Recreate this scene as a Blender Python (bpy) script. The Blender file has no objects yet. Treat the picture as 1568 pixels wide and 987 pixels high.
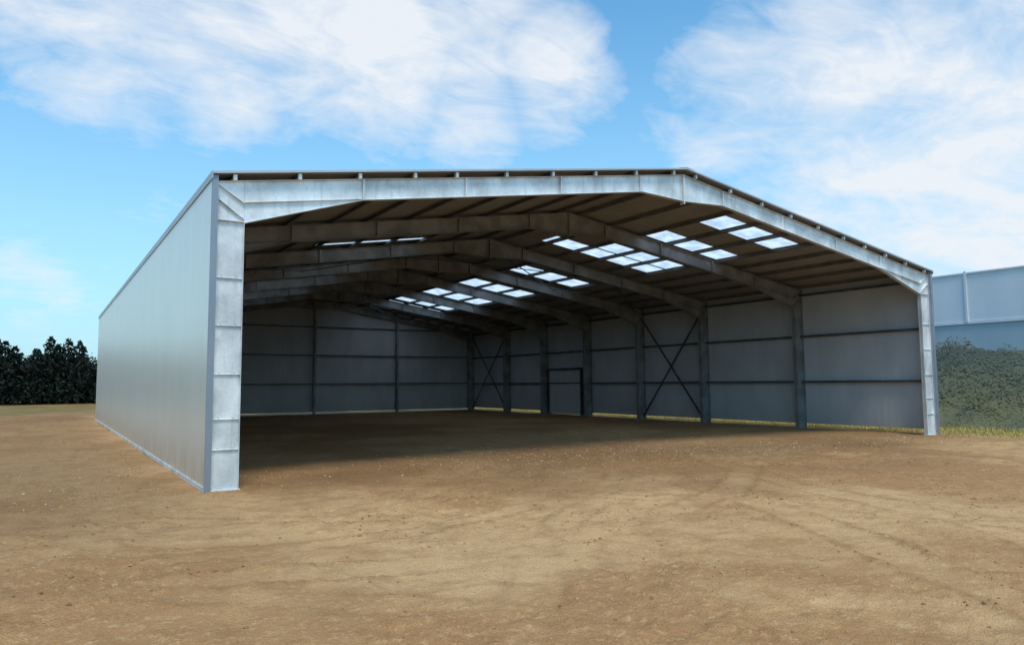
import bpy, math, random
import numpy as np
from mathutils import Vector, Matrix
random.seed(7); rng=np.random.default_rng(7)
S=bpy.context.scene
W,L,He,Hr=21.58,29.96,5.196,6.89
K=(Hr-He)/(W/2)
FR=[0.12,4.8,9.45,13.4,17.4,21.3,25.25,29.72]

# ------------------------------------------------------------ node helpers
def nmat(name):
    m=bpy.data.materials.new(name); m.use_nodes=True
    nt=m.node_tree; b=nt.nodes['Principled BSDF']; return m,nt,b
def N(nt,t,**kw):
    n=nt.nodes.new(t)
    for k,v in kw.items(): setattr(n,k,v)
    return n
def lk(nt,a,b): nt.links.new(a,b)
def math_(nt,op,a,b=None,c=None,clamp=False):
    n=nt.nodes.new('ShaderNodeMath'); n.operation=op; n.use_clamp=clamp
    for i,x in enumerate((a,b,c)):
        if x is None: continue
        if isinstance(x,(int,float)): n.inputs[i].default_value=x
        else: nt.links.new(x,n.inputs[i])
    return n.outputs[0]
def mix(nt,f,a,b,bt='MIX'):
    n=nt.nodes.new('ShaderNodeMix'); n.data_type='RGBA'; n.blend_type=bt
    if isinstance(f,(int,float)): n.inputs[0].default_value=f
    else: nt.links.new(f,n.inputs[0])
    for i,x in ((6,a),(7,b)):
        if isinstance(x,(tuple,list)): n.inputs[i].default_value=(*x[:3],1)
        else: nt.links.new(x,n.inputs[i])
    return n.outputs[2]
def noise_(nt,vec,scale,detail=4,rough=.55,dist=0):
    n=nt.nodes.new('ShaderNodeTexNoise'); n.inputs['Scale'].default_value=scale
    n.inputs['Detail'].default_value=detail; n.inputs['Roughness'].default_value=rough
    n.inputs['Distortion'].default_value=dist
    if vec is not None: nt.links.new(vec,n.inputs['Vector'])
    return n.outputs[0]
def ramp(nt,v,a,b,smooth=True):
    n=nt.nodes.new('ShaderNodeMapRange'); n.interpolation_type='SMOOTHSTEP' if smooth else 'LINEAR'
    n.inputs[1].default_value=a; n.inputs[2].default_value=b
    nt.links.new(v,n.inputs[0]); return n.outputs[0]
def scaled(nt,vec,s):
    n=nt.nodes.new('ShaderNodeMapping'); n.inputs['Scale'].default_value=s
    nt.links.new(vec,n.inputs['Vector']); return n.outputs[0]
def bump(nt,h,strength,dist,prev=None):
    n=nt.nodes.new('ShaderNodeBump'); n.inputs['Strength'].default_value=strength
    n.inputs['Distance'].default_value=dist; nt.links.new(h,n.inputs['Height'])
    if prev is not None: nt.links.new(prev,n.inputs['Normal'])
    return n.outputs[0]

# ------------------------------------------------------------ materials
def galv(name,c1,c2,metal=.55,rough=.45,stain=.35):
    m,nt,b=nmat(name); tc=N(nt,'ShaderNodeTexCoord').outputs['Object']
    v=N(nt,'ShaderNodeTexVoronoi'); v.inputs['Scale'].default_value=26; lk(nt,tc,v.inputs['Vector'])
    sp=N(nt,'ShaderNodeSeparateColor'); lk(nt,v.outputs['Color'],sp.inputs[0])
    n1=ramp(nt,noise_(nt,tc,1.7,2,.5,.3),.3,.7)
    f=math_(nt,'ADD',math_(nt,'MULTIPLY',n1,.8),math_(nt,'MULTIPLY',sp.outputs[0],.2))
    col=mix(nt,f,c1,c2)
    st=noise_(nt,scaled(nt,tc,(6,6,.8)),1.5,2)
    col=mix(nt,math_(nt,'MULTIPLY',ramp(nt,st,.52,.75),stain),col,(.25,.24,.22))
    lk(nt,col,b.inputs['Base Color']); b.inputs['Metallic'].default_value=metal
    lk(nt,math_(nt,'ADD',math_(nt,'MULTIPLY',n1,-.12),rough+.1),b.inputs['Roughness'])
    lk(nt,bump(nt,noise_(nt,tc,2.5,2),.2,.02),b.inputs['Normal'])
    return m
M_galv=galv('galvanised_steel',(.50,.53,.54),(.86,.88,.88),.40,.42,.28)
M_galvd=galv('galvanised_steel_shaded',(.16,.17,.175),(.30,.315,.32),.3,.55)  # same steel as the front frame, interior shade put into its colour
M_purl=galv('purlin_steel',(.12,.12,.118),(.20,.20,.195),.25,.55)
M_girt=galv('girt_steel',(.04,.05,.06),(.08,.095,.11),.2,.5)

def cladding(name,axis,c1,c2,metal,rough,pitch,bs=.5,dirt=0.0,sheetvar=.3):
    m,nt,b=nmat(name); tc=N(nt,'ShaderNodeTexCoord').outputs['Object']
    sx=N(nt,'ShaderNodeSeparateXYZ'); lk(nt,tc,sx.inputs[0])
    c=sx.outputs[axis]
    ph=math_(nt,'FRACT',math_(nt,'MULTIPLY',c,1/pitch))
    tri=math_(nt,'ABSOLUTE',math_(nt,'SUBTRACT',ph,.5))
    rib=ramp(nt,tri,.12,.3)
    sheet=math_(nt,'FLOOR',c)
    wn=N(nt,'ShaderNodeTexWhiteNoise',noise_dimensions='1D'); lk(nt,sheet,wn.inputs['W'])
    n1=noise_(nt,scaled(nt,tc,(1,1,.45)),1.1,3,.6)
    f=math_(nt,'ADD',math_(nt,'MULTIPLY',ramp(nt,n1,.3,.7),1-sheetvar),math_(nt,'MULTIPLY',wn.outputs[0],sheetvar))
    col=mix(nt,f,c1,c2)
    if dirt>0:
        lowm=ramp(nt,sx.outputs[2],1.1,.0)
        dn=noise_(nt,scaled(nt,tc,(1,1,.3)),5,3,.65)
        col=mix(nt,math_(nt,'MULTIPLY',math_(nt,'MULTIPLY',lowm,dn),dirt),col,(.28,.2,.11))
    lk(nt,col,b.inputs['Base Color']); b.inputs['Metallic'].default_value=metal
    b.inputs['Roughness'].default_value=rough
    bn=bump(nt,rib,bs,.012)
    lk(nt,bn,b.inputs['Normal'])
    return m
M_wout=cladding('left_wall_cladding',1,(.83,.79,.69),(.88,.84,.74),.30,.33,.2,.08,.8,.10)
M_wright=cladding('right_wall_lining',1,(.42,.45,.48),(.50,.53,.56),.1,.55,.25,.18,.5,.2)
M_wback=cladding('back_wall_lining',0,(.36,.385,.40),(.44,.465,.48),.1,.55,.25,.18,.5,.2)
M_roof=cladding('roof_sheet',1,(.24,.238,.23),(.31,.306,.295),.12,.55,.25,.5)
M_edge=cladding('roof_edge_trim',1,(.40,.42,.43),(.5,.52,.53),.4,.45,3,.1)
M_flash=cladding('corner_flashing',2,(.22,.26,.31),(.28,.32,.37),.4,.4,3,.1,.2)
M_door=cladding('door_panel',1,(.46,.49,.51),(.52,.55,.57),.1,.5,.5,.2)
M_nbup=cladding('neighbour_upper_cladding',1,(.62,.65,.68),(.68,.705,.73),.05,.6,1.0,.15)
M_nblo=cladding('neighbour_lower_cladding',1,(.36,.44,.48),(.41,.49,.53),.05,.6,1.0,.15,.8)

m,nt,b=nmat('translucent_rooflight'); M_sky=m
nt.nodes.remove(b); out=nt.nodes['Material Output']
tl=N(nt,'ShaderNodeBsdfTranslucent')
tc=N(nt,'ShaderNodeTexCoord').outputs['Object']
lk(nt,mix(nt,ramp(nt,noise_(nt,tc,2.5,2),.3,.7),(.46,.52,.56),(.70,.75,.79)),tl.inputs[0])
lk(nt,tl.outputs[0],out.inputs[0])

def leafmat(name,c1,c2,c3):
    m,nt,b=nmat(name)
    a=N(nt,'ShaderNodeAttribute',attribute_name='tone')
    tc=N(nt,'ShaderNodeTexCoord').outputs['Object']
    col=mix(nt,a.outputs['Fac'],c1,c2)
    col=mix(nt,ramp(nt,noise_(nt,tc,.6,2),.45,.7),col,c3)
    lk(nt,col,b.inputs['Base Color']); b.inputs['Roughness'].default_value=.8
    b.inputs['Specular IOR Level'].default_value=.12
    return m
M_bank=leafmat('bank_vegetation',(.070,.088,.075),(.135,.135,.070),(.095,.108,.075))
M_tree=leafmat('tree_leaves',(.008,.016,.012),(.022,.034,.022),(.013,.022,.017))
M_grass=leafmat('dry_grass',(.38,.29,.08),(.68,.55,.18),(.36,.30,.10))
m,nt,b=nmat('bark'); b.inputs['Roughness'].default_value=.9
tc=N(nt,'ShaderNodeTexCoord').outputs['Object']
lk(nt,mix(nt,noise_(nt,scaled(nt,tc,(4,4,.7)),3,2),(.03,.022,.016),(.09,.07,.05)),b.inputs['Base Color']); M_bark=m
def stonemat(name,c1,c2):
    m,nt,b=nmat(name); a=N(nt,'ShaderNodeAttribute',attribute_name='tone')
    lk(nt,mix(nt,a.outputs['Fac'],c1,c2),b.inputs['Base Color']); b.inputs['Roughness'].default_value=.9; b.inputs['Specular IOR Level'].default_value=.15; return m
M_stone=stonemat('stone',(.18,.11,.055),(.50,.39,.26))
M_clod=stonemat('dirt_clod',(.22,.12,.050),(.44,.265,.13))

# ------------------------------------------------------------ mesh builder
class MB:
    def __init__(s): s.v=[]; s.f=[]
    def add(s,vs,fs):
        o=len(s.v); s.v+= [tuple(x) for x in vs]; s.f+= [tuple(i+o for i in f) for f in fs]
    def box(s,x0,x1,y0,y1,z0,z1):
        s.add([(x0,y0,z0),(x1,y0,z0),(x1,y1,z0),(x0,y1,z0),(x0,y0,z1),(x1,y0,z1),(x1,y1,z1),(x0,y1,z1)],
              [(0,3,2,1),(4,5,6,7),(0,1,5,4),(1,2,6,5),(2,3,7,6),(3,0,4,7)])
    def prism(s,poly,y0,y1):
        n=len(poly)
        vs=[(x,y0,z) for x,z in poly]+[(x,y1,z) for x,z in poly]
        s.add(vs,[tuple(range(n)),tuple(range(2*n-1,n-1,-1))]+[(i,i+n,(i+1)%n+n,(i+1)%n) for i in range(n)])
    def beam(s,a,b,w,h,up=(0,0,1)):
        a=Vector(a);b=Vector(b);d=(b-a).normalized();u=Vector(up)
        r=d.cross(u).normalized();u=r.cross(d)
        r*=w/2;u*=h/2
        vs=[a-r-u,a+r-u,a+r+u,a-r+u,b-r-u,b+r-u,b+r+u,b-r+u]
        s.add(vs,[(0,3,2,1),(4,5,6,7),(0,1,5,4),(1,2,6,5),(2,3,7,6),(3,0,4,7)])
    def obj(s,name,mat,parent=None,bevel=0):
        me=bpy.data.meshes.new(name); me.from_pydata(s.v,[],s.f); me.update()
        import bmesh
        bm=bmesh.new(); bm.from_mesh(me); bmesh.ops.recalc_face_normals(bm,faces=bm.faces); bm.to_mesh(me); bm.free()
        o=bpy.data.objects.new(name,me); S.collection.objects.link(o); me.materials.append(mat)
        if parent: o.parent=parent
        if bevel:
            md=o.modifiers.new('bevel','BEVEL'); md.width=bevel; md.segments=1; md.limit_method='ANGLE'
        return o
def empty(name):
    e=bpy.data.objects.new(name,None); S.collection.objects.link(e); return e

shed=empty('steel_portal_frame_shed')
GAP=.135
def zs(x): return He+K*min(x,W-x)
def zt(x): return zs(x)-GAP
RD=.385
def frame(mb,yc,front=False,hb=.08):
    t=.012
    for side in (0,1):
        X=(lambda x:x) if side==0 else (lambda x:W-x)
        P=lambda pts:[(X(x),z) for x,z in pts]
        c0,c1=.065,.50
        mb.prism(P([(c0,0),(c1,0),(c1,zt(c1)),(c0,zt(c0))]),yc-.007,yc+.007)
        for (x0,x1) in ((c0,c0+t),(c1-t,c1)):
            mb.prism(P([(x0,0),(x1,0),(x1,(zt(x1) if x0<.3 else 4.42)-.004),(x0,(zt(x0) if x0<.3 else 4.42)-.004)]),yc-hb,yc+hb)
        mb.prism(P([(c0-.01,0),(c1+.02,0),(c1+.02,.02),(c0-.01,.02)]),yc-.10,yc+.10)
        xr=W/2
        web=[(c1+.002,zt(c1)-t),(xr,zt(xr)-t),(xr,6.10),(xr-1.35,zt(xr-1.35)-RD),(2.6,zt(2.6)-RD),(c1+.002,4.42)]
        mb.prism(P(web),yc-.006,yc+.006)
        def fl(a,b,dz=t):
            mb.prism(P([a,b,(b[0],b[1]+dz),(a[0],a[1]+dz)]),yc-hb,yc+hb)
        fl((c0,zt(c0)-t),(xr,zt(xr)-t))
        fl((c1,4.42-t),(2.6,zt(2.6)-RD-t)); fl((2.6,zt(2.6)-RD-t),(xr-1.35,zt(xr-1.35)-RD-t)); fl((xr-1.35,zt(xr-1.35)-RD-t),(xr,6.10-t))
        fl((c1,zt(c1)-.38),(2.6,zt(2.6)-RD+.004),.008)
        for a,b_ in (((c0,4.42),(c1,4.42)),((c0,5.02),(c1,4.74)),((c0,4.78),(c1,4.46))):
            mb.prism(P([a,b_,(b_[0],b_[1]+.018),(a[0],a[1]+.018)]),yc-hb+.003,yc+hb-.003)
        if front:
            for z in (3.46,2.67,1.87,1.14,.65):
                mb.prism(P([(c0+t,z),(c1-t,z),(c1-t,z+.012),(c0+t,z+.012)]),yc-hb+.02,yc-.007)
                for dx in (.10,.335):   # splice bolts
                    mb.prism(P([(c0+dx-.012,z+.035),(c0+dx+.012,z+.035),(c0+dx+.012,z+.059),(c0+dx-.012,z+.059)]),yc-.022,yc-.007)
        for x in (2.6,4.75,7.1,9.4):
            mb.prism(P([(x-.02,zt(x)-RD),(x+.02,zt(x)-RD),(x+.02,zt(x)-t),(x-.02,zt(x)-t)]),yc-hb+.004,yc+hb-.004)
    mb.box(W/2-.018,W/2+.018,yc-hb-.01,yc+hb+.01,6.02,zt(W/2)-t)
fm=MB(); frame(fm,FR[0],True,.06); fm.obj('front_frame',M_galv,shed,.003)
fm=MB()
for y in FR[1:]: frame(fm,y,False,.085)
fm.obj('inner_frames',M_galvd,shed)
PL=[.32,1.4,2.5,3.6,4.5,5.66,6.83,8.0,9.2,10.4]
PR=[11.15,12.38,13.58,14.75,15.92,17.08,18.1,19.15,20.2,21.25]
pm=MB(); cm=MB()
for x in PL+PR:
    z=zs(x)-.045
    sg=1 if x<W/2 else -1
    zz=zt(x)
    pm.prism([(x-.008,zz),(x,zz),(x,z),(x-.008,z)],.0,L-.05)
    pm.prism([(x,z-.010),(x+.055*sg,z-.010+.055*K),(x+.055*sg,z-.002+.055*K),(x,z-.002)],.0,L-.05)
    pm.prism([(x-.008,zz+.001),(x-.06*sg,zz+.001-.06*K),(x-.06*sg,zz+.010-.06*K),(x-.008,zz+.010)],.0,L-.05)
    cm.box(x-.03,x+.03,-.02,.06,zz-.005,z-.002)
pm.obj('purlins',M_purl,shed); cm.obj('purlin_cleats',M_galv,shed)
SKYR=[(1.5,2.5),(3.85,4.8),(6.3,7.25),(7.32,8.25),(11.75,13.05),(15.9,17.5),(19.6,21.4),(22.6,24.9),(25.6,28.2)]
SKYL=[(1.1,1.72),(6.6,6.95),(8.85,9.15),(12.85,13.1),(16.6,17.0),(20.1,20.7),(23.9,24.4)]
rt=MB(); sk=MB()
for side in (0,1):
    X=(lambda x:x) if side==0 else (lambda x:W-x)
    SK=SKYL if side==0 else SKYR
    xs=[-.035,4.5,8.02,9.38,W/2]
    ys=sorted({-.06,L+.1,*[v for p in SK for v in p]})
    for i in range(4):
        for j in range(len(ys)-1):
            a,b_=xs[i],xs[i+1]; y0,y1=ys[j],ys[j+1]
            za,zb=He+K*a,He+K*b_
            isl=(i==1) and any(abs(y0-p[0])<1e-6 for p in SK)
            if i==2 and side==1 and abs(y0-7.32)<1e-6: isl=True
            if isl:
                sk.add([(X(a),y0,za-.02),(X(b_),y0,zb-.02),(X(b_),y1,zb-.02),(X(a),y1,za-.02)],[(0,1,2,3)])
            else:
                rt.prism([(X(a),za),(X(b_),zb),(X(b_),zb-.035),(X(a),za-.035)],y0,y1)
rt.obj('roof_sheeting',M_roof,shed)
sk.obj('rooflights',M_sky,shed)
rc=MB(); rc.prism([(W/2-.25,Hr-.037),(W/2,Hr+.004),(W/2+.25,Hr-.037),(W/2+.25,Hr-.027),(W/2,Hr+.016),(W/2-.25,Hr-.027)],-.07,L+.12)
rc.prism([(-.05,He-.12),(-.037,He-.12),(-.037,He+.008),(-.05,He+.008)],-.065,L+.12)
rc.prism([(W+.05,He-.12),(W+.037,He-.12),(W+.037,He+.008),(W+.05,He+.008)],-.065,L+.12)
for side in (0,1):
    X=(lambda x:x) if side==0 else (lambda x:W-x)
    rc.prism([(X(-.035),He-.042),(X(W/2),Hr-.037),(X(W/2),Hr-.002),(X(-.035),He-.002)],-.072,-.0605)
rc.obj('ridge_and_eave_trims',M_edge,shed)
w=MB(); w.box(-.03,.05,.0,L+.02,.03,He-.045); w.obj('left_wall_sheeting',M_wout,shed)
w=MB(); w.box(-.045,.058,-.02,.002,.0,He-.05); w.obj('front_corner_flashing',M_flash,shed)
w=MB(); w.box(-.05,-.032,.01,L,.0,.08); w.obj('left_wall_base_angle',M_galv,shed)
w=MB(); w.box(W-.05,W+.03,.02,L+.02,.17,He-.045); w.obj('right_wall_sheeting',M_wright,shed)
w=MB(); w.box(W-.06,W+.045,-.02,.018,0,He-.05); w.obj('right_corner_flashing',M_flash,shed)
w=MB(); w.prism([(.052,.12),(W-.052,.12),(W-.052,He-.05),(W/2,Hr-.05),(.052,He-.05)],L-.05,L+.018); w.obj('back_wall_sheeting',M_wback,shed)
g=MB()
for z in (1.69,3.35,4.88):
    for i in range(len(FR)-1):
        g.box(W-.19,W-.052,FR[i]+.02,FR[i+1]-.02,z-.035,z+.035)
        g.box(.052,.19,FR[i]+.02,FR[i+1]-.02,z-.035,z+.035)
for z in (1.74,3.40,5.05):
    g.box(.2,W-.2,L-.19,L-.052,z-.03,z+.03)
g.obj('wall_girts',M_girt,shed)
pb=MB()
for x in (5.45,10.95,16.1):
    pb.box(x-.06,x+.06,L-.37,L-.355,0,zt(x)-.3); pb.box(x-.06,x+.06,L-.205,L-.19,0,zt(x)-.3); pb.box(x-.006,x+.006,L-.355,L-.205,0,zt(x)-.3)
pb.obj('back_wall_posts',M_galvd,shed)
br=MB()
for (y0,y1) in ((9.55,13.3),(25.35,29.5)):
    for a,b_ in (((W-.28,y0,.15),(W-.28,y1,4.7)),((W-.24,y1,.15),(W-.24,y0,4.7))):
        br.beam(a,b_,.09,.02,(1,0,0))
def slope_pt(x,y,d=.5): return (x,y,zs(x)-d)
for (y0,y1) in ((9.55,13.3),(25.35,29.5)):
    for (x0,x1) in ((W-.6,16.3),(16.3,W/2),(.6,5.3),(5.3,W/2)):
        br.beam(slope_pt(x0,y0,.30),slope_pt(x1,y1,.30),.03,.03); br.beam(slope_pt(x1,y0,.33),slope_pt(x0,y1,.33),.03,.03)
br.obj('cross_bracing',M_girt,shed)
d=MB()
d.box(W-.20,W+.04,18.05,18.17,0,2.5); d.box(W-.20,W+.04,21.06,21.16,0,2.5); d.box(W-.20,W+.04,18.17,21.06,2.38,2.5)
d.obj('door_frame',M_girt,shed)
d=MB(); d.box(W-.12,W+.05,18.19,19.6,.06,2.37); d.box(W-.12,W+.05,19.62,21.04,.06,2.37)
for y in (18.45,20.2): d.box(W-.14,W-.122,y,y+.75,.4,2.1)
d.obj('door_leaves',M_door,shed,.005)
# ------------------------------------------------------------ neighbour building
nb=empty('neighbouring_warehouse')
X0=35.6
w=MB(); w.box(X0,X0+22,-14,46,4.5,6.85); w.obj('upper_cladding',M_nbup,nb)
w=MB(); w.box(X0+.04,X0+21.9,-13.95,45.95,0,4.498); w.obj('lower_cladding',M_nblo,nb)
w=MB()
for y in (-6.2,-.2,5.8,11.8,17.8,23.8): w.box(X0-.08,X0-.002,y-.05,y+.05,4.5,7.0)
w.box(X0-.03,X0-.002,-14,46,4.42,4.56); w.box(X0-.06,X0+22.06,-14.06,46.06,6.852,6.93)
w.obj('trims_and_downpipes',M_nbup,nb)
w=MB(); w.prism([(X0-.02,6.932),(X0+11,7.3),(X0+22.02,6.932)],-14,46); w.obj('low_roof',M_roof,nb)

# ------------------------------------------------------------ ground
TR=[
 [(-14,-6.5),(-6,-4.7),(-2.6,-4.1),(2,-3.6),(6.6,-1.4),(10,3.5),(12,10)],
 [(-3.5,-12.5),(-.26,-8.0),(2.26,-4.9),(5,-2.6),(8.5,2),(11,9)],
 [(3,-14),(5.4,-9.4),(6.9,-6.6),(8,-3.6),(10.5,1),(14,8)],
 [(26,-8),(18,-5.2),(13.5,-3.6),(10.8,-.4),(11,7)],
 [(-12,8),(-6.5,0),(-3,-3.5),(0.5,-6.5),(4.4,-9.5),(9,-13)],
 [(-14,-5.2),(-7,-3.9),(-2,-4.7),(1.6,-5.2),(5,-4.4),(9,-2),(13,3)],
 [(14,-14),(9,-8.6),(6.4,-6.0),(3.2,-3.8),(-.5,-1.5),(-5,1.5),(-10,6)],
]
def spline(pts,n=24):
    P=[np.array(p,float) for p in pts]; P=[2*P[0]-P[1]]+P+[2*P[-1]-P[-2]]; o=[]
    for i in range(1,len(P)-2):
        for t in np.linspace(0,1,n,endpoint=False):
            a,b_,c,d_=P[i-1],P[i],P[i+1],P[i+2]
            o.append(.5*((2*b_)+(-a+c)*t+(2*a-5*b_+4*c-d_)*t*t+(-a+3*b_-3*c+d_)*t**3))
    o.append(P[-2]); return np.array(o)
def axis(lo,hi,step,far,g=1.13):
    c=list(np.arange(lo,hi+1e-6,step)); s=step; a=c[0]; b_=c[-1]; L1=[];L2=[]
    while a>-far: s=min(s*g,60); a-=s; L1.append(a)
    s=step
    while b_<far: s=min(s*g,60); b_+=s; L2.append(b_)
    return np.array(L1[::-1]+c+L2)
gx=axis(-5,12,.035,900,1.06); gy=axis(-10,0,.035,900,1.06)
GX,GY=np.meshgrid(gx,gy,indexing='ij')
def vnoise(x,y,seed):
    xi=np.floor(x).astype(np.int64); yi=np.floor(y).astype(np.int64); xf=x-xi; yf=y-yi
    def h(a,b_):
        n=(a*374761393+b_*668265263+seed*982451653)&0x7fffffff
        n=((n^(n>>13))*1274126177)&0x7fffffff
        return ((n^(n>>16))&0xffff)/65535.0
    u=xf*xf*(3-2*xf); v=yf*yf*(3-2*yf)
    return (h(xi,yi)*(1-u)+h(xi+1,yi)*u)*(1-v)+(h(xi,yi+1)*(1-u)+h(xi+1,yi+1)*u)*v
def fbm(x,y,f,o,seed,gain=.5):
    s=0;a=1;t=0
    for i in range(o):
        s=s+a*vnoise(x*f+13.7*i+.3*y*f,y*f+7.1*i-.3*x*f,seed+i); t+=a; a*=gain; f*=2.03
    return s/t-.5
def ss(x,a,b_):
    t=np.clip((x-a)/(b_-a),0,1); return t*t*(3-2*t)
rut=np.zeros_like(GX); berm=np.zeros_like(GX); tread=np.zeros_like(GX)
near=(GX>-15)&(GX<28)&(GY>-14)&(GY<10)
ax_=GX[near]+.25*fbm(GX[near],GY[near],.5,2,91)+.08*fbm(GX[near],GY[near],5,3,92); ay_=GY[near]+.25*fbm(GX[near],GY[near],.5,2,95)+.08*fbm(GX[near],GY[near],5,3,96)
for ti,t in enumerate(TR):
    c=spline(t,7)
    best=np.full(ax_.shape,1e9); sd=np.zeros(ax_.shape); al=np.zeros(ax_.shape); acc=0
    for i in range(len(c)-1):
        a=c[i]; d_=c[i+1]-c[i]; l=np.hypot(*d_)
        if l<1e-6: continue
        px=ax_-a[0]; py=ay_-a[1]; tt=np.clip((px*d_[0]+py*d_[1])/l/l,0,1)
        qx=px-tt*d_[0]; qy=py-tt*d_[1]; dd=np.hypot(qx,qy); s_=np.sign(d_[0]*qy-d_[1]*qx)
        m_=dd<best; best[m_]=dd[m_]; sd[m_]=(dd*s_)[m_]; al[m_]=(acc+tt*l)[m_]; acc+=l
    wd=.15+.04*(ti%3)
    for oi,off in enumerate((-.85,.85)):
        e_=np.abs(sd-off)
        k=np.exp(-(e_/wd)**4); bq=np.exp(-((e_-wd*1.3)/.06)**2)
        pat=.5+.5*np.sin(al*2*math.pi/.15+np.abs(sd-off)*16)
        mod=ss(fbm(ax_,ay_,.5,3,30+ti*2+oi),-.12,.26)
        r_=np.zeros_like(GX); r_[near]=k*mod; rut=np.maximum(rut,r_)
        r_=np.zeros_like(GX); r_[near]=bq*mod; berm=np.maximum(berm,r_)
        r_=np.zeros_like(GX); r_[near]=k*pat*mod; tread=np.maximum(tread,r_)
inside=((GX>0)&(GX<W)&(GY>1.5)&(GY<L))
dist=np.hypot(GX-2,GY+4)
fl_in=np.where((GX>-1)&(GX<W+1)&(GY>-1)&(GY<L+1),.35,1)
Z=.14*fbm(GX,GY,.28,3,3)*fl_in+.06*fbm(GX,GY,1.1,3,11)*fl_in
lump=fbm(GX,GY,6,4,21,.72); rough_m=.5+1.3*ss(fbm(GX,GY,.6,3,27),-.1,.2)
Z+=(dist<40)*.062*lump*rough_m*np.where(inside,.5,1)*(1-.5*rut)
Z+=-.016*rut+.015*berm*np.clip(.6+4*fbm(GX,GY,9,3,55),0,2)+.008*tread
Z+=np.clip((dist-60)/300,0,1)*1.5*fbm(GX,GY,.01,2,77)
nx,ny=GX.shape
co=np.stack([GX,GY,Z],-1).reshape(-1,3)
ii=np.arange(nx*ny).reshape(nx,ny)
F=np.stack([ii[:-1,:-1],ii[1:,:-1],ii[1:,1:],ii[:-1,1:]],-1).reshape(-1,4)
def npmesh(name,co,F,mat,attrs={},smooth=False):
    me=bpy.data.meshes.new(name); n=len(F); k=F.shape[1]
    me.vertices.add(len(co)); me.vertices.foreach_set('co',co.astype(np.float32).ravel())
    me.loops.add(n*k); me.loops.foreach_set('vertex_index',F.astype(np.int32).ravel())
    me.polygons.add(n); me.polygons.foreach_set('loop_start',(np.arange(n)*k).astype(np.int32))
    me.polygons.foreach_set('loop_total',np.full(n,k,np.int32))
    me.polygons.foreach_set('use_smooth',np.full(n,smooth))
    me.update(calc_edges=True)
    for an,av in attrs.items():
        at=me.attributes.new(an,'FLOAT','POINT'); at.data.foreach_set('value',av.astype(np.float32).ravel())
    me.materials.append(mat); o=bpy.data.objects.new(name,me); S.collection.objects.link(o); return o
m,nt,b=nmat('dirt'); M_dirt=m
geo=N(nt,'ShaderNodeNewGeometry').outputs['Position']
def at(n): return N(nt,'ShaderNodeAttribute',attribute_name=n).outputs['Fac']
n2=noise_(nt,geo,2.3,4,.65); n3=noise_(nt,geo,14,3,.7); n4=noise_(nt,geo,60,2,.6)
col=mix(nt,at('broad'),(.375,.205,.090),(.545,.335,.162))
col=mix(nt,math_(nt,'MULTIPLY',ramp(nt,n2,.40,.70),.55),col,(.285,.150,.062))
col=mix(nt,math_(nt,'MULTIPLY',ramp(nt,n3,.5,.72),.5),col,(.60,.41,.225))
col=mix(nt,math_(nt,'MULTIPLY',ramp(nt,n4,.52,.66),.4),col,(.20,.105,.045))
col=mix(nt,math_(nt,'MULTIPLY',at('rut'),.20),col,(.57,.37,.19))
col=mix(nt,math_(nt,'MULTIPLY',math_(nt,'MULTIPLY',at('berm'),ramp(nt,n3,.35,.6)),.55),col,(.19,.098,.04))
v=N(nt,'ShaderNodeTexVoronoi'); v.inputs['Scale'].default_value=26; lk(nt,geo,v.inputs['Vector'])
sc=N(nt,'ShaderNodeSeparateColor'); lk(nt,v.outputs['Color'],sc.inputs[0])
gr=math_(nt,'MULTIPLY',ramp(nt,v.outputs['Distance'],.42,.25),at('gravel'))
gcol=mix(nt,sc.outputs[0],(.22,.17,.12),(.54,.46,.36))
col=mix(nt,math_(nt,'MULTIPLY',gr,.7),col,gcol)
col=mix(nt,at('damp_shade'),col,(.150,.082,.036))  # soil tone with shade painted in, blending across the roof shadow
gn=noise_(nt,geo,.5,3,.7)
gc=mix(nt,ramp(nt,gn,.35,.65),(.14,.095,.035),(.25,.18,.07))
col=mix(nt,math_(nt,'MULTIPLY',at('grass'),ramp(nt,gn,.25,.5)),col,gc)
lk(nt,col,b.inputs['Base Color']); b.inputs['Roughness'].default_value=.95; b.inputs['Specular IOR Level'].default_value=.1
h=math_(nt,'ADD',math_(nt,'MULTIPLY',n3,.6),math_(nt,'MULTIPLY',n4,.35))
bn=bump(nt,math_(nt,'ADD',h,math_(nt,'MULTIPLY',gr,.3)),1.0,.04)
lk(nt,bn,b.inputs['Normal'])
nz=fbm(GX,GY,.5,4,61)
gravel=np.clip(1.1*np.exp(-(((GX-9.5)/6.5)**2+((GY-2.0)/2.6)**2))+.9*np.exp(-(((GX+2.2)/1.2)**2+((GY-6)/7)**2))+nz*.9,0,1)*np.where(dist<60,1,0)
gravel=np.maximum(gravel,.9*ss(GX+nz*3,1,4)*ss(-GX+nz*3,-17,-14)*ss(GY+nz*2,-1.4,0)*ss(-GY+nz*2,-4.5,-2.5)*ss(nz,-.1,.2))
grass=np.clip(ss(-GX+nz*8,22,30)*1.0+ss(GY+nz*10,L+6,L+16)+ss(GX+nz*.6,W+.1,W+1.0)*ss(GY,-4,0),0,1)
grass=np.maximum(grass,ss(dist+nz*10,44,56))
inn=ss(GX+nz*2,-1.2,1.2)*ss(W+.6-GX,0,.6)
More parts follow.
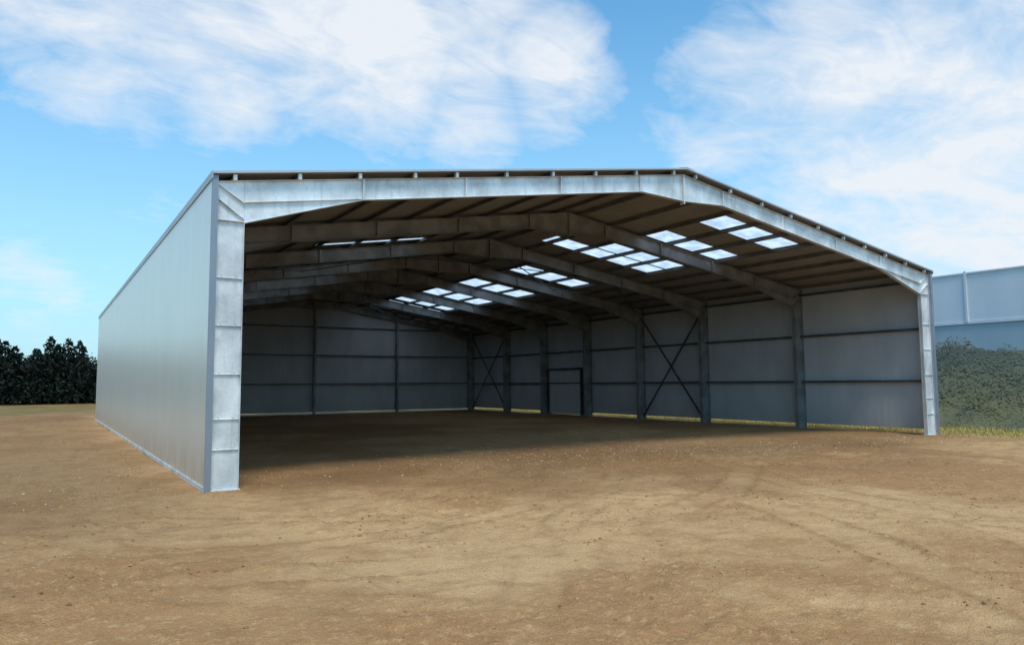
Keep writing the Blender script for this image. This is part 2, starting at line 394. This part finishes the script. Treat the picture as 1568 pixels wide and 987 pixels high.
# darker soil and painted shade at the mouth, weaker inside to soften shadow edge
damp_shade=(.62*ss(GY+nz*5,-5.5,1.0)-.50*ss(GY+nz*3,1.0,7)+.40*ss(GY,12,26))*inn*ss(L+1-GY,0,1)
damp_shade=np.maximum(damp_shade,.52*ss(GY+nz*5-.25*np.minimum(GX,0),-6.5,.5)*(1-inn)*ss(W-GX,0,1))
damp_shade=np.maximum(damp_shade,.34*ss(GY+nz*4,-4.5,0)*ss(GX,W-1,W))
broad=ss(fbm(GX,GY,.35,5,141,.6)+.12*fbm(GX,GY,2.2,2,143),-.16,.14)
npmesh('ground',co,F,M_dirt,{'rut':rut,'berm':berm,'gravel':gravel,'grass':grass,'damp_shade':np.clip(damp_shade,0,1),'broad':broad},True)
def gidx(x,y):
    return np.clip(np.searchsorted(gx,x)-1,0,nx-2),np.clip(np.searchsorted(gy,y)-1,0,ny-2)
def gz(x,y):
    i,j=gidx(x,y)
    u=(x-gx[i])/(gx[i+1]-gx[i]); v=(y-gy[j])/(gy[j+1]-gy[j])
    return Z[i,j]*(1-u)*(1-v)+Z[i+1,j]*u*(1-v)+Z[i,j+1]*(1-u)*v+Z[i+1,j+1]*u*v
t=(1+5**.5)/2
iv=np.array([(-1,t,0),(1,t,0),(-1,-t,0),(1,-t,0),(0,-1,t),(0,1,t),(0,-1,-t),(0,1,-t),(t,0,-1),(t,0,1),(-t,0,-1),(-t,0,1)],float); iv/=np.linalg.norm(iv[0])
iff=np.array([(0,11,5),(0,5,1),(0,1,7),(0,7,10),(0,10,11),(1,5,9),(5,11,4),(11,10,2),(10,7,6),(7,1,8),(3,9,4),(3,4,2),(3,2,6),(3,6,8),(3,8,9),(4,9,5),(2,4,11),(6,2,10),(8,6,7),(9,8,1)])
def stones(name,x,y,s,tone,mat):
    n=len(x); V=iv[None]*(s[:,None,None]*rng.uniform(.55,1.25,(n,12,1)))
    V=V*np.stack([rng.uniform(.8,1.4,n),rng.uniform(.7,1.1,n),rng.uniform(.45,.8,n)],-1)[:,None,:]
    a=rng.uniform(0,6.28,n); c,s_=np.cos(a)[:,None],np.sin(a)[:,None]
    V=np.stack([V[...,0]*c-V[...,1]*s_,V[...,0]*s_+V[...,1]*c,V[...,2]],-1)
    V+=np.stack([x,y,gz(x,y)+s*.12],-1)[:,None,:]
    Fs=(iff[None]+12*np.arange(n)[:,None,None]).reshape(-1,3)
    npmesh(name,V.reshape(-1,3),Fs,mat,{'tone':np.repeat(tone,12)})
n=7000; x=rng.uniform(-9,20,n); y=rng.uniform(-11,6,n); cl=fbm(x,y,.45,3,71); kp=rng.uniform(0,1,n)<np.clip(.15+1.6*cl,.03,1)
x,y=x[kp],y[kp]; s=.005+.013*rng.random(len(x))**3
x2=rng.normal(9.5,4.2,3000); y2=rng.normal(1.6,1.5,3000); s2=.008+.018*rng.random(3000)**2
x3=rng.uniform(-2.8,-.3,500); y3=rng.uniform(-.5,14,500); s3=.008+.015*rng.random(500)**2
x4=rng.uniform(12,30,1200); y4=rng.normal(-.6,.8,1200); s4=.010+.025*rng.random(1200)**2
X_=np.concatenate([x,x2,x3,x4]);Y_=np.concatenate([y,y2,y3,y4]);S_=np.concatenate([s,s2,s3,s4])
stones('loose_stones',X_,Y_,S_,rng.random(len(X_))**1.8,M_stone)
n=90000; x=rng.uniform(-8,14,n); y=rng.uniform(-10.5,2,n); i,j=gidx(x,y)
pw=np.clip(.25*berm[i,j]*ss(fbm(x,y,1.5,3,201),-.1,.15)+.14*ss(fbm(x,y,.9,3,203),.02,.2)+.015,0,1)
kp=rng.random(n)<pw; x,y=x[kp],y[kp]
stones('dirt_clods',x,y,.006+.020*rng.random(len(x))**2.5,rng.random(len(x)),M_clod)

# ------------------------------------------------------------ vegetation
def leaves(cx,cy,cz,size,bias=None):
    n=len(cx)
    a=rng.normal(size=(n,3))
    if bias is not None:
        nn=rng.normal(size=(n,3))*.35+np.array(bias); nn/=np.linalg.norm(nn,axis=1)[:,None]
        a=np.cross(nn,a)
    a/=np.linalg.norm(a,axis=1)[:,None]
    b_=np.cross(a,rng.normal(size=(n,3))) if bias is None else np.cross(a,nn)
    b_/=np.linalg.norm(b_,axis=1)[:,None]
    c=np.stack([cx,cy,cz],-1); s=size[:,None]
    V=np.stack([c-a*s,c+b_*s*.55,c+a*s,c-b_*s*.55],1).reshape(-1,3)
    return V,np.arange(4*n).reshape(n,4)
# overgrown earth bank between the shed and the neighbouring building
def bz(x,y):
    e_=x+1.2*fbm(y,x*0+9,.3,3,15)
    return (2.75+.7*fbm(y,x,.25,3,5))*ss(e_,23.9,30.2)*ss(y,-12,-7)*(1-ss(e_,32.0,35.0))+.25*fbm(x,y,1.0,3,18)*ss(e_,24.2,25)-.05
bx_=np.arange(23.5,35.4,.3); by_=np.arange(-13,44,.4); BX,BY=np.meshgrid(bx_,by_,indexing='ij')
BZ=bz(BX,BY); q=np.arange(BX.size).reshape(BX.shape)
bf=np.stack([q[:-1,:-1],q[1:,:-1],q[1:,1:],q[:-1,1:]],-1).reshape(-1,4)
tn0=np.clip(.55+1.1*fbm(BX,BY,.8,3,44)-.2*(BZ-1),0,1)
bk=npmesh('grass_bank',np.stack([BX,BY,BZ],-1).reshape(-1,3),bf,M_bank,{'tone':tn0.ravel()},True)
n=130000
x=rng.uniform(23.9,33,n); y=rng.uniform(-9,34,n)
cl=ss(fbm(x,y,.7,3,8),-.08,.25)
hh=rng.random(n)**1.4*(.10+.5*cl)*ss(x,24,26.5)
z=bz(x,y)+hh*(.3+.7*ss(x,24,29))
V,F_=leaves(x,y,z,rng.uniform(.025,.065,n),(-.6,-.5,.75))
tone=np.clip(.72+1.0*fbm(x,y,.6,3,44)+rng.normal(0,.06,n)-.33*(z-.7),0,1)
bv=npmesh('bank_shrubs',V,F_,M_bank,{'tone':np.repeat(tone,4)}); bv.parent=bk
n=32000; x=rng.uniform(W+.3,24.9,n); y=rng.uniform(-4,31,n); hgt=rng.uniform(.03,.10,n)*(1+1.0*(x>24))
dx=rng.normal(0,.03,n);dy=rng.normal(0,.03,n); a=rng.uniform(0,3.14,n); wx=np.cos(a)*.010;wy=np.sin(a)*.010
g0=gz(x,y)
V=np.stack([np.stack([x-wx,y-wy,g0],-1),np.stack([x+wx,y+wy,g0],-1),np.stack([x+dx,y+dy,g0+hgt],-1)],1).reshape(-1,3)
npmesh('dry_grass',V,np.arange(3*n).reshape(n,3),M_grass,{'tone':np.repeat(rng.random(n),3)})
CX,CY=-2.24,-12.69
Vs=[];Fs=[];Ts=[];off=0; tk=MB()
def tree(x,y,h,r,kind):
    global off
    tk.beam((x,y,-.3),(x+random.uniform(-.2,.2),y,h*.55),.28,.28,(1,0,0)); tk.beam((x,y,h*.5),(x,y,h*.9),.12,.12,(1,0,0))
    for k in range(4):
        a=random.uniform(0,6.28); zz=h*random.uniform(.3,.6); tk.beam((x,y,zz),(x+math.cos(a)*r*.7,y+math.sin(a)*r*.7,zz+h*.18),.08,.08)
    if kind=='pine':
        n=1100; t_=rng.beta(1.0,1.3,n); z=h*(.12+.88*t_)
        a=rng.uniform(0,6.28,n); wh=.75+.25*np.sin(z*4+2*np.sin(a*2))
        rr=r*(1-t_)**.65*wh*rng.random(n)**.5+.08
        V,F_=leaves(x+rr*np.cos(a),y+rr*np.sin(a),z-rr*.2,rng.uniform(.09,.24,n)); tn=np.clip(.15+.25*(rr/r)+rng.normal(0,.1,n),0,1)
    else:
        xs_=[];ys_=[];z_=[];tn=[]
        for q in range(20):
            a=random.uniform(0,6.28); rd=r*math.sqrt(random.random())*.95; zc=h*random.uniform(.2,.88)
            rd*=math.sqrt(max(.1,1-((zc/h-.45)/.58)**2)); cr=r*random.uniform(.16,.42); tq=random.random()
            m_=55; p_=rng.normal(size=(m_,3)); p_/=np.linalg.norm(p_,axis=1)[:,None]; p_*=(cr*rng.uniform(.3,1.3,m_))[:,None]
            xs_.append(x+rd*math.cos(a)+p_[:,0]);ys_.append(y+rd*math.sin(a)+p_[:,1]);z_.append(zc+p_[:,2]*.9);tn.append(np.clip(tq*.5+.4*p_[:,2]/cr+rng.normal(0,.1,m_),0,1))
        V,F_=leaves(np.concatenate(xs_),np.concatenate(ys_),np.concatenate(z_),rng.uniform(.08,.22,20*55)); tn=np.concatenate(tn)
    Vs.append(V);Fs.append(F_+off);Ts.append(np.repeat(tn,4)); off+=len(V)
for row in range(3):
    az=-24.0
    while az<48 :
        az+=random.uniform(.7,1.3)
        D=85+row*3+random.uniform(-2,2); x=CX+D*math.sin(math.radians(az)); y=CY+D*math.cos(math.radians(az))
        h=random.uniform(3.9,4.9)+row*.2+.5*math.sin(az*1.3+1)
        tree(x,y,h,random.uniform(1.8,2.8),'dec')
for az,h in ((.25,6.4),(.75,5.7),(1.25,6.2),(1.9,6.0),(-2.7,6.3),(-2.2,5.9),(-1.7,5.4),(-.5,5.2),(-5,6),(-9,5.9),(-14,6.1),(8,5.3)): 
    x=CX+82*math.sin(math.radians(az)); y=CY+82*math.cos(math.radians(az)); tree(x,y,h,2.1,'pine')
n=50000; az=np.radians(rng.uniform(-25,48,n)); D=rng.uniform(81,92,n); zz=rng.random(n)*(3.6+1.4*fbm(np.degrees(az),D*0,.8,3,66))
V,F_=leaves(CX+D*np.sin(az),CY+D*np.cos(az),zz,rng.uniform(.12,.3,n)); Vs.append(V);Fs.append(F_+off);Ts.append(np.repeat(rng.random(n)*.4,4))
o=npmesh('treeline',np.concatenate(Vs),np.concatenate(Fs),M_tree,{'tone':np.concatenate(Ts)})
t_=tk.obj('tree_trunks',M_bark,o)

# ------------------------------------------------------------ world
wd=bpy.data.worlds.new('World'); S.world=wd; wd.use_nodes=True; nt=wd.node_tree
for n_ in list(nt.nodes): nt.nodes.remove(n_)
SE,SAZ=math.radians(60),math.radians(180+15)
sky=N(nt,'ShaderNodeTexSky',sky_type='NISHITA'); sky.sun_disc=False; sky.sun_elevation=SE; sky.sun_rotation=SAZ
sky.air_density=1.0; sky.dust_density=.6; sky.ozone_density=1.8
tc=N(nt,'ShaderNodeTexCoord').outputs['Generated']
sep=N(nt,'ShaderNodeSeparateXYZ'); lk(nt,tc,sep.inputs[0])
tint=mix(nt,1.0,sky.outputs[0],(.84,1.52,1.62),'MULTIPLY')
bg1=N(nt,'ShaderNodeBackground'); bg1.inputs['Strength'].default_value=.14; lk(nt,tint,bg1.inputs[0])
zc=math_(nt,'ADD',math_(nt,'MAXIMUM',sep.outputs[2],0),.22)
cv=N(nt,'ShaderNodeCombineXYZ'); lk(nt,math_(nt,'DIVIDE',sep.outputs[0],zc),cv.inputs[0]); lk(nt,math_(nt,'DIVIDE',sep.outputs[1],zc),cv.inputs[1])
c1=noise_(nt,cv.outputs[0],2.6,5,.58,.6)
c2=noise_(nt,scaled(nt,cv.outputs[0],(1.0,1.7,1)),6,4,.62,1.0)
BL=[(2,23.8,5.5,.8),(9.8,23.9,6.5,.95),(20.7,25.1,6,.95),(24.5,22.5,4,1),(29.4,21.4,4.3,1.05),(35.4,22.8,4.3,1.05),(15.2,26.3,6.5,1),(-2,27,6,.7),(28,27,7,.6),
 (57.5,25.5,4,.8),(61.6,23.1,4.5,.8),(67,21.5,5,.7),(50.6,18.8,6,.65),(59.3,17.6,8,.9),(65,14.2,9,1.05),(61.4,11.3,8,.95),(-1.5,6.6,2.6,.45),(67,8,8,.9),
 (90,20,18,.8),(-40,22,14,.8),(180,40,22,.5)]
acc=None
for az,el,r,wt in BL:
    a,e_=math.radians(az),math.radians(el); d_=(math.sin(a)*math.cos(e_),math.cos(a)*math.cos(e_),math.sin(e_))
    vm=N(nt,'ShaderNodeVectorMath',operation='DOT_PRODUCT'); vm.inputs[1].default_value=d_; lk(nt,tc,vm.inputs[0])
    f=math_(nt,'MULTIPLY',ramp(nt,vm.outputs['Value'],math.cos(math.radians(r*1.45)),1.0,False),wt)
    acc=f if acc is None else math_(nt,'MAXIMUM',acc,f)
dens=math_(nt,'ADD',math_(nt,'MULTIPLY',acc,.76),math_(nt,'ADD',math_(nt,'MULTIPLY',c1,1.5),math_(nt,'MULTIPLY',c2,.6)))
cl=math_(nt,'MULTIPLY',ramp(nt,dens,1.18,1.86,False),.95)
haze=math_(nt,'MULTIPLY',math_(nt,'POWER',ramp(nt,sep.outputs[2],.52,.0,False),1.5),.88)
bgh=N(nt,'ShaderNodeBackground'); bgh.inputs['Color'].default_value=(.48,.69,.86,1)
bg2=N(nt,'ShaderNodeBackground'); bg2.inputs['Color'].default_value=(.86,.90,.95,1)
m1=N(nt,'ShaderNodeMixShader'); lk(nt,haze,m1.inputs[0]); lk(nt,bg1.outputs[0],m1.inputs[1]); lk(nt,bgh.outputs[0],m1.inputs[2])
mxs=N(nt,'ShaderNodeMixShader'); lk(nt,cl,mxs.inputs[0]); lk(nt,m1.outputs[0],mxs.inputs[1]); lk(nt,bg2.outputs[0],mxs.inputs[2])
wo=N(nt,'ShaderNodeOutputWorld'); lk(nt,mxs.outputs[0],wo.inputs[0])
sd_=Vector((math.sin(SAZ)*math.cos(SE),math.cos(SAZ)*math.cos(SE),math.sin(SE)))
sl=bpy.data.lights.new('sun','SUN'); sl.energy=2.9; sl.angle=math.radians(18); sl.color=(1,.95,.87)
so=bpy.data.objects.new('sun',sl); S.collection.objects.link(so); so.rotation_euler=(-sd_).to_track_quat('-Z','Y').to_euler(); so.location=(0,0,30)
# camera
cd=bpy.data.cameras.new('camera'); co_=bpy.data.objects.new('camera',cd); S.collection.objects.link(co_)
yaw,pitch,roll=0.56264,0.08194,-0.00658
f=Vector((math.sin(yaw)*math.cos(pitch),math.cos(yaw)*math.cos(pitch),math.sin(pitch)))
r=Vector((math.cos(yaw),-math.sin(yaw),0)); u=r.cross(f)
c,s=math.cos(roll),math.sin(roll); r2=c*r+s*u; u2=-s*r+c*u
R=Matrix((r2,u2,-f)).transposed()
co_.matrix_world=Matrix.Translation((-2.24388,-12.69217,1.7))@R.to_4x4()
cd.sensor_width=36; cd.lens=1132.83/1568*36; cd.clip_end=3000; cd.clip_start=.05
S.camera=co_
S.view_settings.view_transform='Standard'; S.view_settings.look='None'; S.view_settings.exposure=0
print('ok',len(co))
